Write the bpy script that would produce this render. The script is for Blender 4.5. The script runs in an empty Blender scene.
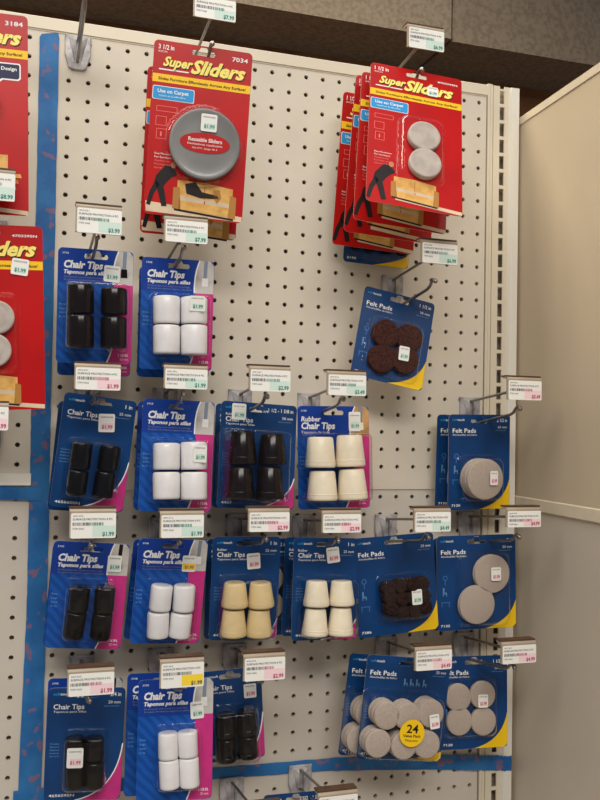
import bpy, math, random
from mathutils import Matrix, Vector, Euler
from mathutils.geometry import tessellate_polygon
CARD = {'A1': ['big', 4.132, -5.053, -1.334, 0.036, 0.045, -0.085, 4.813, 8.412], 'B1': ['slid', 15.421, -5.215, -0.994, 0.107, -0.309, -0.094, 4.999, 8.409], 'B2': ['slid', 15.286, -4.309, -1.179, 0.094, -0.178, -0.08, 5.016, 8.44], 'B3': ['slid', 15.287, -3.36, -0.975, 0.066, -0.004, -0.043, 5.039, 8.548], 'B4': ['slid', 15.069, -1.803, -1.351, 0.037, 0.064, 0.026, 4.98, 8.423], 'C1': ['felt', 15.463, -0.755, -4.465, 0.043, 0.027, -0.011, 4.003, 6.04], 'D1': ['big', -6.52, -5.0, -1.25, -0.033, 0.0, 0.0, 4.8, 9.25], 'D2': ['slid', -5.6, -5.0, -10.95, -0.044, 0.0, 0.0, 4.8, 8.4], 'E1': ['tips', -0.615, -3.389, -11.391, -0.006, 0.017, -0.005, 3.593, 5.549], 'E3': ['tips', 3.404, -3.413, -11.55, 0.002, 0.007, -0.048, 3.605, 5.554], 'F1': ['ftip', -0.141, -2.958, -18.541, 0.107, 0.005, 0.112, 3.555, 5.517], 'F3': ['tips', 3.684, -3.042, -18.591, 0.029, -0.061, -0.014, 3.611, 5.572], 'F5': ['ftip', 7.993, -2.584, -18.623, 0.048, -0.09, -0.003, 4.067, 5.464], 'F7': ['tips', 12.14, -2.397, -18.657, -0.019, -0.036, -0.011, 4.061, 5.483], 'G1': ['felt', 21.1, -2.197, -18.898, -0.019, 0.027, 0.029, 3.989, 5.412], 'H1': ['tips', -0.397, -3.009, -25.627, 0.061, 0.106, -0.077, 3.622, 5.281], 'H3': ['tips', 3.623, -2.852, -25.561, 0.057, 0.06, 0.033, 3.523, 5.263], 'H5': ['ftip', 7.426, -2.767, -25.522, 0.015, 0.038, -0.022, 3.583, 5.292], 'H45': ['felt', 8.601, -0.357, -25.94, 0.001, 0.0, -0.08, 3.654, 5.239], 'H7': ['ftip', 11.738, -2.779, -25.665, 0.027, -0.053, 0.004, 3.586, 5.299], 'H8': ['feltL', 15.786, -2.378, -25.644, -0.059, -0.047, 0.013, 4.801, 5.329], 'H9': ['feltL', 20.83, -2.462, -25.71, -0.019, -0.009, -0.059, 4.832, 5.258], 'H85': ['feltL', 21.077, -1.402, -25.96, -0.012, -0.006, -0.017, 4.823, 5.215], 'I1': ['ftip', -0.414, -2.796, -32.674, 0.024, 0.033, -0.12, 3.629, 5.463], 'I3': ['tips', 3.797, -3.458, -32.348, 0.002, -0.08, -0.092, 3.675, 5.76], 'I5': ['ftip', 6.794, -2.125, -32.428, -0.078, 0.066, -0.145, 3.247, 4.791], 'J1': ['feltL', 16.403, -3.427, -32.048, 0.116, -0.023, -0.034, 4.838, 5.391], 'J2': ['felt', 21.209, -1.678, -32.684, 0.022, -0.074, -0.048, 4.183, 5.113], 'K1': ['felt', 16.024, -2.258, -12.371, 0.198, -0.13, -0.054, 4.188, 5.089], 'A2': ['big', 4.01, -3.75, -2.123, 0.021, 0.044, -0.084, 4.805, 8.261], 'E0': ['tips', -0.506, -1.889, -11.792, -0.011, 0.017, -0.004, 3.58, 5.666], 'E2': ['tips', 3.526, -1.834, -11.76, -0.001, 0.007, -0.048, 3.683, 5.657], 'F0': ['ftip', -0.349, -1.757, -18.888, 0.077, 0.005, 0.112, 3.559, 5.378], 'F2': ['tips', 3.655, -1.462, -18.7, 0.027, -0.061, -0.014, 3.639, 5.545], 'F4': ['ftip', 8.049, -0.864, -18.709, 0.039, -0.09, -0.002, 4.034, 5.517], 'G0': ['felt', 21.008, -0.998, -18.936, 0.002, 0.028, 0.028, 4.037, 5.381], 'H0': ['tips', -0.41, -1.808, -25.968, 0.076, 0.107, -0.077, 3.569, 5.165], 'H2': ['tips', 3.54, -1.5, -25.803, 0.07, 0.061, 0.033, 3.53, 5.131], 'H4': ['ftip', 7.489, -1.147, -25.833, 0.006, 0.038, -0.023, 3.635, 5.273], 'H6': ['ftip', 11.763, -1.159, -25.854, 0.037, -0.054, 0.004, 3.624, 5.257], 'I0': ['tips', -0.421, -1.647, -32.515, 0.017, 0.032, -0.121, 3.63, 5.562], 'I2': ['tips', 3.391, -2.259, -32.334, 0.008, -0.081, -0.092, 3.661, 5.896], 'J0': ['feltL', 15.887, -2.127, -32.266, 0.116, -0.023, -0.034, 4.853, 5.411]}
TIPS = {'E1': [1.25, 1.25, [[1.049, 1.843, 1.079, 3.266], [1.08, 3.313, 1.114, 4.878], [2.614, 1.939, 2.641, 3.234], [2.62, 3.331, 2.652, 4.841]]], 'E3': [1.33, 1.31, [[1.173, 2.015, 1.21, 3.381], [1.211, 3.43, 1.249, 4.844], [2.517, 1.985, 2.552, 3.313], [2.553, 3.362, 2.592, 4.836]]], 'F1': [1.0, 1.0, [[1.052, 2.314, 1.066, 3.607], [1.044, 3.658, 1.038, 4.828], [2.419, 2.297, 2.397, 3.538], [2.36, 3.591, 2.327, 4.851]]], 'F3': [1.33, 1.31, [[1.139, 2.22, 1.197, 3.531], [1.202, 3.628, 1.261, 4.956], [2.488, 2.112, 2.546, 3.485], [2.55, 3.582, 2.607, 4.947]]], 'F5': [1.2, 1.48, [[0.968, 1.607, 1.049, 3.319], [0.951, 3.425, 1.028, 5.045], [2.546, 1.657, 2.614, 3.234], [2.487, 3.342, 2.56, 5.005]]], 'F7': [1.35, 1.62, [[0.979, 1.68, 0.961, 3.291], [1.069, 3.448, 1.05, 5.001], [2.591, 1.58, 2.624, 3.261], [2.679, 3.367, 2.74, 4.99]]], 'H1': [0.98, 0.98, [[1.425, 2.025, 1.388, 3.229], [1.364, 3.273, 1.276, 4.526], [2.604, 1.98, 2.616, 3.234], [2.591, 3.279, 2.549, 4.568]]], 'H3': [1.08, 1.08, [[1.245, 2.172, 1.215, 3.433], [1.177, 3.507, 1.245, 4.768], [2.371, 2.154, 2.403, 3.455], [2.351, 3.545, 2.316, 4.772]]], 'H5': [1.08, 1.38, [[1.079, 2.174, 1.11, 3.433], [1.064, 3.532, 1.1, 4.892], [2.4, 2.194, 2.485, 3.465], [2.385, 3.564, 2.422, 4.935]]], 'H7': [1.08, 1.38, [[1.05, 2.136, 1.061, 3.453], [1.037, 3.553, 1.023, 4.938], [2.426, 2.144, 2.46, 3.423], [2.435, 3.524, 2.418, 4.947]]], 'I1': [0.92, 0.92, [[1.357, 2.192, 1.408, 3.244], [1.413, 3.339, 1.474, 4.582], [2.243, 2.212, 2.295, 3.267], [2.3, 3.363, 2.361, 4.611]]], 'I3': [0.96, 0.96, [[1.422, 2.396, 1.472, 3.628], [1.487, 3.652, 1.572, 4.993], [2.358, 2.373, 2.429, 3.579], [2.454, 3.613, 2.527, 4.984]]], 'I5': [0.95, 1.08, [[1.272, 2.051, 1.249, 3.208], [1.244, 3.311, 1.184, 4.502], [2.298, 2.0, 2.341, 3.215], [2.338, 3.282, 2.281, 4.426]]]}
DISCS = {'A1': [3.45, 0.35, [[2.706, 4.833]]], 'B1': [1.7, 0.35, [[2.858, 4.266], [2.926, 5.872]]], 'D2': [1.5, 0.3, [[2.766, 4.233], [2.617, 5.717]]], 'G1': [2.3, 0.9, [[1.829, 3.619]]], 'H9': [2.15, 0.3, [[3.185, 2.161], [2.254, 3.845]]], 'H8': [0.76, 0.6, [[1.662, 2.762], [2.346, 2.668], [3.031, 2.653], [3.721, 2.664], [1.694, 3.19], [2.361, 3.363], [3.074, 3.381], [3.707, 3.337], [1.713, 3.829], [2.406, 4.061], [3.118, 4.082], [3.729, 3.931]]], 'J1': [1.45, 0.95, [[1.047, 2.874], [2.229, 2.868], [3.516, 2.65], [0.726, 4.31], [2.187, 4.353], [3.482, 4.249]]], 'J2': [1.55, 0.3, [[1.007, 2.228], [2.504, 2.132], [1.071, 3.519], [2.546, 3.581]]], 'K1': [1.55, 0.35, [[1.497, 2.479], [2.86, 2.398], [1.505, 3.903], [2.806, 3.645]]]}
STK = {'A1': [2.829, 3.821, 0.78, 0.85, 0.45, 'green', 0.0], 'B1': [3.372, 1.185, 0.6, 0.6, 0.03, 'green', 0.0], 'D2': [3.787, 1.896, 0.75, 0.75, 0.03, 'green', 8.0], 'E1': [2.56, 1.148, 0.78, 0.8, 0.03, 'green', 3.0], 'E3': [2.606, 2.358, 0.75, 0.75, 1.4, 'green', 0.0], 'F1': [2.183, 1.235, 0.8, 0.9, 0.03, 'pink', -6.0], 'F3': [2.698, 2.688, 0.65, 0.85, 1.4, 'green', 0.0], 'F5': [0.927, 0.519, 0.75, 0.85, 0.03, 'green', 0.0], 'F7': [3.215, 0.826, 0.68, 1.05, 0.03, 'green', 0.0], 'G1': [2.313, 3.536, 0.5, 0.8, 1.05, 'pink', 0.0], 'H1': [2.957, 0.989, 0.68, 0.82, 0.03, 'green', 0.0], 'H3': [2.624, 1.209, 0.7, 0.82, 0.03, 'yellow', 0.0], 'H5': [2.169, 1.251, 0.7, 0.82, 0.03, 'pink', -5.0], 'H7': [2.182, 0.89, 0.72, 0.82, 0.03, 'pink', -8.0], 'H8': [3.238, 3.33, 0.6, 0.82, 0.75, 'green', 0.0], 'H9': [3.381, 2.154, 0.6, 0.75, 0.45, 'pink', 0.0], 'I1': [1.418, 3.006, 0.75, 0.95, 1.0, 'pink', 0.0], 'I3': [2.87, 1.532, 0.65, 0.82, 0.03, 'green', -4.0], 'I5': [2.621, 1.213, 0.65, 0.75, 0.03, 'pink', 0.0], 'J1': [3.715, 3.004, 0.55, 0.75, 1.1, 'pink', -12.0], 'J2': [2.435, 2.421, 0.6, 0.72, 0.45, 'pink', 0.0], 'K1': [2.666, 3.392, 0.6, 0.8, 0.5, 'green', -3.0]}
LAB = {'L0': ['E', -0.756, -9.837, -11.173, 'green', '$3.99'], 'L1': ['E3', 3.272, -10.021, -11.255, 'green', '$7.99'], 'L2': ['F1', -0.619, -17.113, -18.323, 'pink', '$1.99'], 'L3': ['F3', 3.428, -17.018, -18.147, 'green', '$1.99'], 'L4': ['H1', -0.656, -23.708, -25.042, 'green', '$1.99'], 'L5': ['H3', 3.415, -23.836, -25.094, 'green', '$1.99'], 'L6': ['F5', 7.528, -16.899, -18.135, 'green', '$2.99'], 'L7': ['F7', 11.499, -16.989, -18.209, 'green', '$3.49'], 'L8': ['H5', 7.626, -23.755, -24.884, 'pink', '$2.99'], 'L9': ['H7', 11.355, -23.885, -24.994, 'pink', '$2.99'], 'L10': ['H8', 16.305, -23.828, -25.026, 'green', '$4.49'], 'L11': ['H9', 21.636, -23.82, -24.876, 'pink', '$4.99'], 'L12': ['G1', 21.591, -16.92, -18.145, 'pink', '$5.49'], 'L13': ['J1', 16.476, -30.843, -32.036, 'pink', '$4.49'], 'L14': ['J2', 21.431, -30.855, -32.005, 'pink', '$4.99'], 'L15': ['I1', -0.553, -30.888, -32.096, 'pink', '$1.99'], 'L16': ['I3', 3.581, -30.685, -32.024, 'yellow', '$1.99'], 'L17': ['I5', 7.552, -30.683, -31.966, 'pink', '$2.99'], 'L18': ['K1', 16.476, -10.006, -11.254, 'green', '$6.99'], 'L19': ['A1', 4.404, 0.819, -0.395, 'green', '$7.99'], 'L20': ['B1', 15.531, 1.078, -0.181, 'green', '$6.99'], 'L21': ['D2', -5.472, -8.639, -10.064, 'green', '$8.99'], 'L22': ['X', -5.459, -19.006, -20.235, 'pink', '$2.99'], 'L23': ['M', 11.424, -37.612, -38.773, 'pink', '$2.99']}

S = 0.0254          # all numbers below are inches; the scene is metres
Z0 = 79.0           # the display's hole row 0 stands this high above the floor
scene = bpy.context.scene
col = scene.collection
rnd = random.Random(7)

# ---------------------------------------------------------------- materials
def lin(c):
    c = c / 255.0
    return c / 12.92 if c <= 0.04045 else ((c + 0.055) / 1.055) ** 2.4
def rgb(r, g, b):
    return (lin(r), lin(g), lin(b), 1)
MATS = {}
def mat(name, c, rough=0.6, metal=0.0, spec=0.28, var=0.0, vscale=60, c2=None, bump=0.0, bscale=200, trans=0.0, coat=0.0, wave=None):
    if name in MATS:
        return MATS[name]
    m = bpy.data.materials.new(name); m.use_nodes = True
    nt = m.node_tree; b = nt.nodes['Principled BSDF']
    b.inputs['Roughness'].default_value = rough
    b.inputs['Metallic'].default_value = metal
    b.inputs['Specular IOR Level'].default_value = spec
    b.inputs['Coat Weight'].default_value = coat
    b.inputs['Coat Roughness'].default_value = 0.12
    base = rgb(*c)
    tc = nt.nodes.new('ShaderNodeTexCoord')
    if c2 is None:
        c2 = tuple(max(0, x * (1 - var)) for x in c)
    if wave:
        w = nt.nodes.new('ShaderNodeTexWave'); w.inputs['Scale'].default_value = wave
        w.bands_direction = 'DIAGONAL'; w.inputs['Distortion'].default_value = 2.0
        fac = w.outputs['Fac']
    else:
        w = nt.nodes.new('ShaderNodeTexNoise'); w.inputs['Scale'].default_value = vscale
        w.inputs['Detail'].default_value = 3
        fac = w.outputs['Fac']
    nt.links.new(tc.outputs['Object'], w.inputs['Vector'])
    r = nt.nodes.new('ShaderNodeValToRGB')
    r.color_ramp.elements[0].color = base; r.color_ramp.elements[1].color = rgb(*c2)
    r.color_ramp.elements[0].position = 0.42; r.color_ramp.elements[1].position = 0.62
    nt.links.new(fac, r.inputs['Fac']); nt.links.new(r.outputs['Color'], b.inputs['Base Color'])
    if bump:
        n = nt.nodes.new('ShaderNodeTexNoise'); n.inputs['Scale'].default_value = bscale
        bp = nt.nodes.new('ShaderNodeBump'); bp.inputs['Strength'].default_value = bump
        bp.inputs['Distance'].default_value = 0.001
        nt.links.new(tc.outputs['Object'], n.inputs['Vector']); nt.links.new(n.outputs['Fac'], bp.inputs['Height'])
        nt.links.new(bp.outputs['Normal'], b.inputs['Normal'])
    MATS[name] = m
    return m
def clear(name, tint, base_fac, rough=0.07, strength=0.75, bump=0.35, bscale=90):
    if name in MATS:
        return MATS[name]
    m = bpy.data.materials.new(name); m.use_nodes = True
    nt = m.node_tree; nt.nodes.remove(nt.nodes['Principled BSDF']); out = nt.nodes['Material Output']
    t = nt.nodes.new('ShaderNodeBsdfTransparent'); t.inputs['Color'].default_value = tint
    g = nt.nodes.new('ShaderNodeBsdfGlossy'); g.inputs['Roughness'].default_value = rough
    g.inputs['Color'].default_value = (1, 1, 1, 1)
    lw0 = nt.nodes.new('ShaderNodeLayerWeight'); lw0.inputs['Blend'].default_value = .5
    lw = nt.nodes.new('ShaderNodeMath'); lw.operation = 'POWER'; lw.inputs[1].default_value = 3.0; nt.links.new(lw0.outputs['Facing'], lw.inputs[0])
    ma = nt.nodes.new('ShaderNodeMath'); ma.operation = 'MULTIPLY_ADD'
    ma.inputs[1].default_value = strength; ma.inputs[2].default_value = base_fac
    tc = nt.nodes.new('ShaderNodeTexCoord'); n = nt.nodes.new('ShaderNodeTexNoise'); n.inputs['Scale'].default_value = bscale
    bp = nt.nodes.new('ShaderNodeBump'); bp.inputs['Strength'].default_value = bump; bp.inputs['Distance'].default_value = 0.001
    nt.links.new(tc.outputs['Object'], n.inputs['Vector']); nt.links.new(n.outputs['Fac'], bp.inputs['Height'])
    nt.links.new(bp.outputs['Normal'], g.inputs['Normal'])
    mx = nt.nodes.new('ShaderNodeMixShader')
    nt.links.new(lw.outputs[0], ma.inputs[0]); nt.links.new(ma.outputs[0], mx.inputs[0])
    nt.links.new(t.outputs[0], mx.inputs[1]); nt.links.new(g.outputs[0], mx.inputs[2])
    nt.links.new(mx.outputs[0], out.inputs['Surface'])
    MATS[name] = m
    return m

PEG = mat('pegboard_paint', (216, 207, 191), 0.55, var=0.03, vscale=8)
PEG2 = mat('shaded_pegboard_paint', (204, 196, 184), 0.55, var=0.03, vscale=8)  # pegboard paint darkened to put the shade below the seam into the colour
STEEL = mat('cream_steel', (226, 216, 194), 0.4, var=0.03, vscale=6)
STEEL_L = mat('white_steel', (236, 232, 220), 0.35, var=0.02, vscale=6)
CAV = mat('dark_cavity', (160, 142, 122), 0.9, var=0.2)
SIDE = mat('beige_panel', (200, 184, 158), 0.38, var=0.04, vscale=3, bump=0.05, bscale=10)
SIDE2 = mat('grey_beige_panel', (204, 192, 174), 0.38, var=0.04, vscale=3, bump=0.05, bscale=10)
STRIM = mat('panel_trim_paint', (212, 199, 175), 0.45, var=0.02)
BROWN = mat('brown_wall', (140, 98, 60), 0.8, c2=(118, 78, 48), vscale=9)
SOFF = mat('speckled_grey', (130, 119, 104), 0.95, c2=(114, 104, 91), vscale=70, bump=0.2, bscale=120)
SOFF2 = mat('speckled_grey_dark', (122, 110, 96), 0.95, c2=(106, 96, 84), vscale=70, bump=0.2, bscale=120)
GAP = mat('joint', (70, 62, 54), 0.9)
FLOOR = mat('floor_tile', (165, 155, 140), 0.4, var=0.08, vscale=4)
TAPE = mat('blue_masking_tape', (46, 112, 172), 0.5, c2=(34, 96, 158), vscale=22, bump=0.3, bscale=110)
def stained(m, c, scale, lo, hi, amount):
    nt = m.node_tree; b = nt.nodes['Principled BSDF']; src = b.inputs['Base Color'].links[0].from_socket
    tc = nt.nodes.new('ShaderNodeTexCoord'); n = nt.nodes.new('ShaderNodeTexNoise'); n.inputs['Scale'].default_value = scale; n.inputs['Detail'].default_value = 1
    r = nt.nodes.new('ShaderNodeValToRGB'); r.color_ramp.elements[0].position = lo; r.color_ramp.elements[1].position = hi
    mu = nt.nodes.new('ShaderNodeMath'); mu.operation = 'MULTIPLY'; mu.inputs[1].default_value = amount
    mx = nt.nodes.new('ShaderNodeMix'); mx.data_type = 'RGBA'
    nt.links.new(tc.outputs['Object'], n.inputs['Vector']); nt.links.new(n.outputs['Fac'], r.inputs['Fac']); nt.links.new(r.outputs['Color'], mu.inputs[0])
    nt.links.new(mu.outputs[0], mx.inputs['Factor']); nt.links.new(src, mx.inputs[6]); mx.inputs[7].default_value = rgb(*c)
    nt.links.new(mx.outputs[2], b.inputs['Base Color'])
stained(TAPE, (150, 92, 92), 68, .60, .66, .6)
RED = mat('red_card', (186, 14, 14), 0.32, var=0.06, vscale=12)
REDD = mat('dark_red_print', (160, 18, 26), 0.35)
YEL = mat('yellow_print', (246, 196, 30), 0.4)
GOLD = mat('gold_letters', (250, 232, 120), 0.4)
WHITE = mat('white_print', (240, 240, 238), 0.45)
CYAN = mat('sky_blue_print', (40, 150, 214), 0.4)
NAVY = mat('navy_print', (24, 26, 70), 0.4)
BLACK = mat('black_print', (20, 18, 18), 0.5)
PINKL = mat('pink_lines', (232, 120, 112), 0.4)
BEIGE = mat('beige_print', (222, 200, 170), 0.45, var=0.1, vscale=40)
SOFA = mat('sofa_tan_print', (226, 178, 100), 0.45, c2=(206, 154, 76), vscale=80)
SOFA2 = mat('sofa_dark_tan_print', (176, 124, 58), 0.45)
MAN = mat('dark_clothes_print', (26, 18, 20), 0.5, var=0.2, vscale=80)
SKIN = mat('skin_print', (190, 130, 96), 0.5)
BLUE = mat('bright_blue_card', (20, 84, 170), 0.34, c2=(14, 70, 150), wave=45)
ROYAL = mat('royal_blue_print', (18, 60, 150), 0.34)
DEEP = mat('deep_blue_card', (12, 62, 118), 0.34, var=0.12, vscale=14)
DEEP2 = mat('darker_blue_print', (10, 44, 108), 0.34)
PALEB = mat('pale_blue_print', (110, 160, 210), 0.4)
LINEB = mat('line_blue_print', (70, 120, 184), 0.4)
GREYB = mat('grey_blue_print', (130, 140, 158), 0.4)
MAG = mat('magenta_print', (204, 52, 132), 0.38, var=0.08, vscale=30)
CYEL = mat('corner_yellow_print', (240, 196, 24), 0.38)
PHOTO = mat('photo_grey_print', (200, 196, 190), 0.4, c2=(166, 158, 150), vscale=30)
WOODP = mat('photo_wood_print', (206, 160, 104), 0.4, var=0.2, vscale=40)
CARDB = mat('card_back', (190, 182, 168), 0.8)
LBL = mat('label_paper', (238, 238, 232), 0.5)
PINK = mat('pink_label_ink', (242, 212, 218), 0.5)
GREEN = mat('green_label_ink', (206, 228, 218), 0.5)
YELL = mat('yellow_label_ink', (246, 214, 60), 0.5)
INK = mat('label_ink', (70, 74, 84), 0.6)
INKG = mat('green_ink', (50, 128, 110), 0.6)
INKR = mat('red_ink', (176, 70, 96), 0.6)
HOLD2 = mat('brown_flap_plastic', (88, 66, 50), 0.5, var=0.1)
HOLD = mat('taupe_plastic', (176, 160, 140), 0.3, var=0.08, vscale=20)
PLATE = mat('smoky_grey_plastic', (188, 184, 184), 0.18, c2=(146, 142, 144), vscale=55, bump=0.6, bscale=120)
WIRE = mat('zinc_wire', (150, 144, 138), 0.28, metal=0.85, var=0.1)
R_BLACK = mat('black_rubber', (11, 9, 10), 0.16, var=0.2, vscale=30, spec=.3)
R_BROWN = mat('dark_brown_rubber', (24, 14, 12), 0.16, var=0.2, vscale=30, spec=.3)
R_WHITE = mat('white_rubber', (236, 234, 234), 0.3, var=0.02, coat=0.3)
R_CREAM = mat('cream_rubber', (244, 232, 206), 0.35, var=0.03, coat=0.1)
R_TAN = mat('tan_rubber', (226, 202, 150), 0.35, var=0.03, coat=0.2)
F_GREY = mat('oatmeal_felt', (186, 172, 160), 0.95, c2=(174, 160, 148), vscale=700, bump=0.4, bscale=1200, spec=0.1)
F_CHOC = mat('chocolate_felt', (74, 42, 34), 0.95, c2=(52, 28, 24), vscale=320, bump=0.5, bscale=700, spec=0.1)
F_DARK = mat('dark_brown_felt', (50, 34, 32), 0.95, c2=(32, 22, 22), vscale=320, bump=0.5, bscale=700, spec=0.1)
D_GREY = mat('grey_slider_plastic', (134, 134, 132), 0.3, c2=(120, 120, 119), vscale=8, coat=0.4)
D_LITE = mat('light_grey_slider', (192, 182, 172), 0.5, c2=(176, 166, 158), vscale=60)
BLIS = clear('clear_blister', (0.985, 0.985, 0.985, 1), 0.016, 0.06, 0.85, 0.6, 110)

# ---------------------------------------------------------------- mesh builder
class MB:
    def __init__(s):
        s.v = []; s.f = []; s.m = []; s.sm = []; s.mats = []
    def mi(s, m):
        if m not in s.mats: s.mats.append(m)
        return s.mats.index(m)
    def add(s, verts, faces, m, smooth=False, T=None):
        o = len(s.v)
        for p in verts:
            p = Vector(p)
            if T is not None: p = T @ p
            s.v.append(p)
        k = s.mi(m)
        for f in faces:
            s.f.append(tuple(i + o for i in f)); s.m.append(k); s.sm.append(smooth)
        return s
    def box(s, x0, x1, y0, y1, z0, z1, m, T=None):
        v = [(x, y, z) for x in (x0, x1) for y in (y0, y1) for z in (z0, z1)]
        f = [(0, 1, 3, 2), (4, 6, 7, 5), (0, 4, 5, 1), (2, 3, 7, 6), (0, 2, 6, 4), (1, 5, 7, 3)]
        return s.add(v, f, m, False, T)
    def loops(s, rings, m, smooth=True, cap0=True, cap1=True, T=None):
        n = len(rings[0]); v = [p for r in rings for p in r]; f = []
        for i in range(len(rings) - 1):
            for j in range(n):
                f.append((i * n + j, i * n + (j + 1) % n, (i + 1) * n + (j + 1) % n, (i + 1) * n + j))
        if cap0: f.append(tuple(reversed(range(n))))
        if cap1: f.append(tuple(range((len(rings) - 1) * n, len(rings) * n)))
        return s.add(v, f, m, smooth, T)
    def tube(s, pts, r, m, n=10):
        pts = [Vector(p) for p in pts]; rings = []
        rs = r if isinstance(r, (list, tuple)) else [r] * len(pts)
        for i, p in enumerate(pts):
            d = (pts[min(i + 1, len(pts) - 1)] - pts[max(i - 1, 0)]).normalized()
            a = d.orthogonal().normalized() if abs(d.x) > 0.9 else Vector((1, 0, 0))
            a = (a - d * a.dot(d)).normalized(); b = d.cross(a)
            rings.append([p + (a * math.cos(2 * math.pi * k / n) + b * math.sin(2 * math.pi * k / n)) * rs[i] for k in range(n)])
        return s.loops(rings, m)
    def poly(s, pts, y, m, holes=()):
        """flat shape in a card's plane: pts are (u, v) with v downward, laid at local -y"""
        allp = [Vector((a, -b, 0)) for a, b in pts]; lists = [allp]
        for h in holes: lists.append([Vector((a, -b, 0)) for a, b in h])
        tris = tessellate_polygon(lists); flat = [p for l in lists for p in l]; f = []
        for t in tris:
            a, b, c = (flat[i] for i in t)
            f.append(t if (b - a).cross(c - a).z > 0 else (t[0], t[2], t[1]))
        return s.add([(p.x, -y, p.y) for p in flat], f, m)
    def build(s, name, parent=None, T=None):
        me = bpy.data.meshes.new(name)
        me.from_pydata([tuple(p * S) for p in s.v], [], s.f)
        for m in s.mats: me.materials.append(m)
        me.polygons.foreach_set('material_index', s.m); me.polygons.foreach_set('use_smooth', s.sm)
        me.update()
        o = bpy.data.objects.new(name, me); col.objects.link(o)
        if parent is not None: o.parent = parent
        if T is not None: o.matrix_basis = T
        return o
def tag(o, label, cat, group=None):
    o['label'] = label; o['category'] = cat
    if group: o['group'] = group
    return o
def struct(o):
    o['kind'] = 'structure'; return o
def place(p):
    return Matrix.Translation(Vector((p[0] * S, p[1] * S, (p[2] + Z0) * S)))
def empty(name, M):
    o = bpy.data.objects.new(name, None); col.objects.link(o); o.empty_display_size = 0.02; o.matrix_basis = M
    return o

# ---------------------------------------------------------------- lettering
TXT = {}
def glyphs(s, bold, shear):
    k = (s, bold, shear)
    if k not in TXT:
        c = bpy.data.curves.new('lettering', 'FONT'); c.body = s; c.size = 1; c.resolution_u = 2
        c.offset = bold; c.shear = shear
        o = bpy.data.objects.new('lettering', c); col.objects.link(o)
        dg = bpy.context.evaluated_depsgraph_get(); me = o.evaluated_get(dg).to_mesh()
        vs = [(v.co.x, v.co.y) for v in me.vertices]; fs = [tuple(p.vertices) for p in me.polygons]
        o.evaluated_get(dg).to_mesh_clear(); bpy.data.objects.remove(o); bpy.data.curves.remove(c)
        x0 = min(v[0] for v in vs); x1 = max(v[0] for v in vs)
        TXT[k] = ([(v[0] - x0, v[1]) for v in vs], fs, x1 - x0)
    return TXT[k]
def text(mb, s, u, v, w, h, y, m, bold=0.0, shear=0.0, rot=0.0):
    """u, v: left end of the base line; w: total width; h: cap height"""
    vs, fs, W = glyphs(s, bold, shear)
    sx = w / W; sy = h / 0.70; cr, sr = math.cos(rot), math.sin(rot)
    pts = [(u + a * sx * cr - b * sy * sr, -y, -v + a * sx * sr + b * sy * cr) for a, b in vs]
    mb.add(pts, fs, m)

def rrect(u0, v0, u1, v1, r, n=4):
    p = []
    for cx, cy, a0 in ((u1 - r, v0 + r, -90), (u1 - r, v1 - r, 0), (u0 + r, v1 - r, 90), (u0 + r, v0 + r, 180)):
        for k in range(n + 1):
            a = math.radians(a0 + 90 * k / n); p.append((cx + r * math.cos(a), cy + r * math.sin(a)))
    return p
def circ(u, v, r, n=24, ry=None):
    ry = ry or r
    return [(u + r * math.cos(2 * math.pi * k / n), v + ry * math.sin(2 * math.pi * k / n)) for k in range(n)]
def slot(u, v, w=1.15, h=0.34):
    """the hang hole: a wide slot with a rounded hump"""
    a = w / 2; b = h / 2
    return [(u - a, v), (u - a + .06, v - b * .7), (u - .24, v - b * .75), (u - .14, v - b * 1.7), (u + .14, v - b * 1.7), (u + .24, v - b * .75), (u + a - .06, v - b * .7), (u + a, v),
            (u + a - .06, v + b * .7), (u - a + .06, v + b * .7)]

L1, L2_, L3_, L4_ = 0.008, 0.016, 0.024, 0.032
def card_base(mb, W, H, m, r=0.22, sw=1.15, sv=0.36):
    out = rrect(0, 0, W, H, r); hole = slot(W / 2, sv, sw)
    mb.poly(out, 0, m, [hole])
    n0 = len(mb.f); mb.poly(out, -0.03, CARDB, [hole])
    for i in range(n0, len(mb.f)): mb.f[i] = tuple(reversed(mb.f[i]))
    n = len(out); v = [(a, 0, -b) for a, b in out] + [(a, 0.03, -b) for a, b in out]
    mb.add(v, [(i, i + n, (i + 1) % n + n, (i + 1) % n) for i in range(n)], CARDB)

def man(mb, u, v, k, y, m=MAN):
    """printed figure leaning forward and pushing; (u, v) is the hands"""
    P = lambda pts: [(u + a * k, v + b * k) for a, b in pts]
    mb.poly(P([(0.08, 0), (-0.15, -0.32), (-0.55, -0.32), (-1.0, 0.25), (-1.1, 0.75), (-0.62, 0.85), (-0.35, 0.45), (-0.15, 0.25), (0.08, 0.14)]), y, m)
    mb.poly(P([(-1.05, 0.55), (-0.62, 0.6), (-0.5, 1.05), (-0.35, 1.8), (-0.62, 1.84), (-0.82, 1.15)]), y + 0.003, m)
    mb.poly(P([(-1.0, 0.5), (-0.76, 0.7), (-1.05, 1.2), (-1.22, 1.85), (-1.42, 1.8), (-1.28, 1.1)]), y + 0.003, m)
    mb.poly([(u + (-0.12 + a) * k, v + (-0.38 + b) * k) for a, b in circ(0, 0, 0.14, 10, 0.17)], y + 0.003, SKIN)
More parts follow.
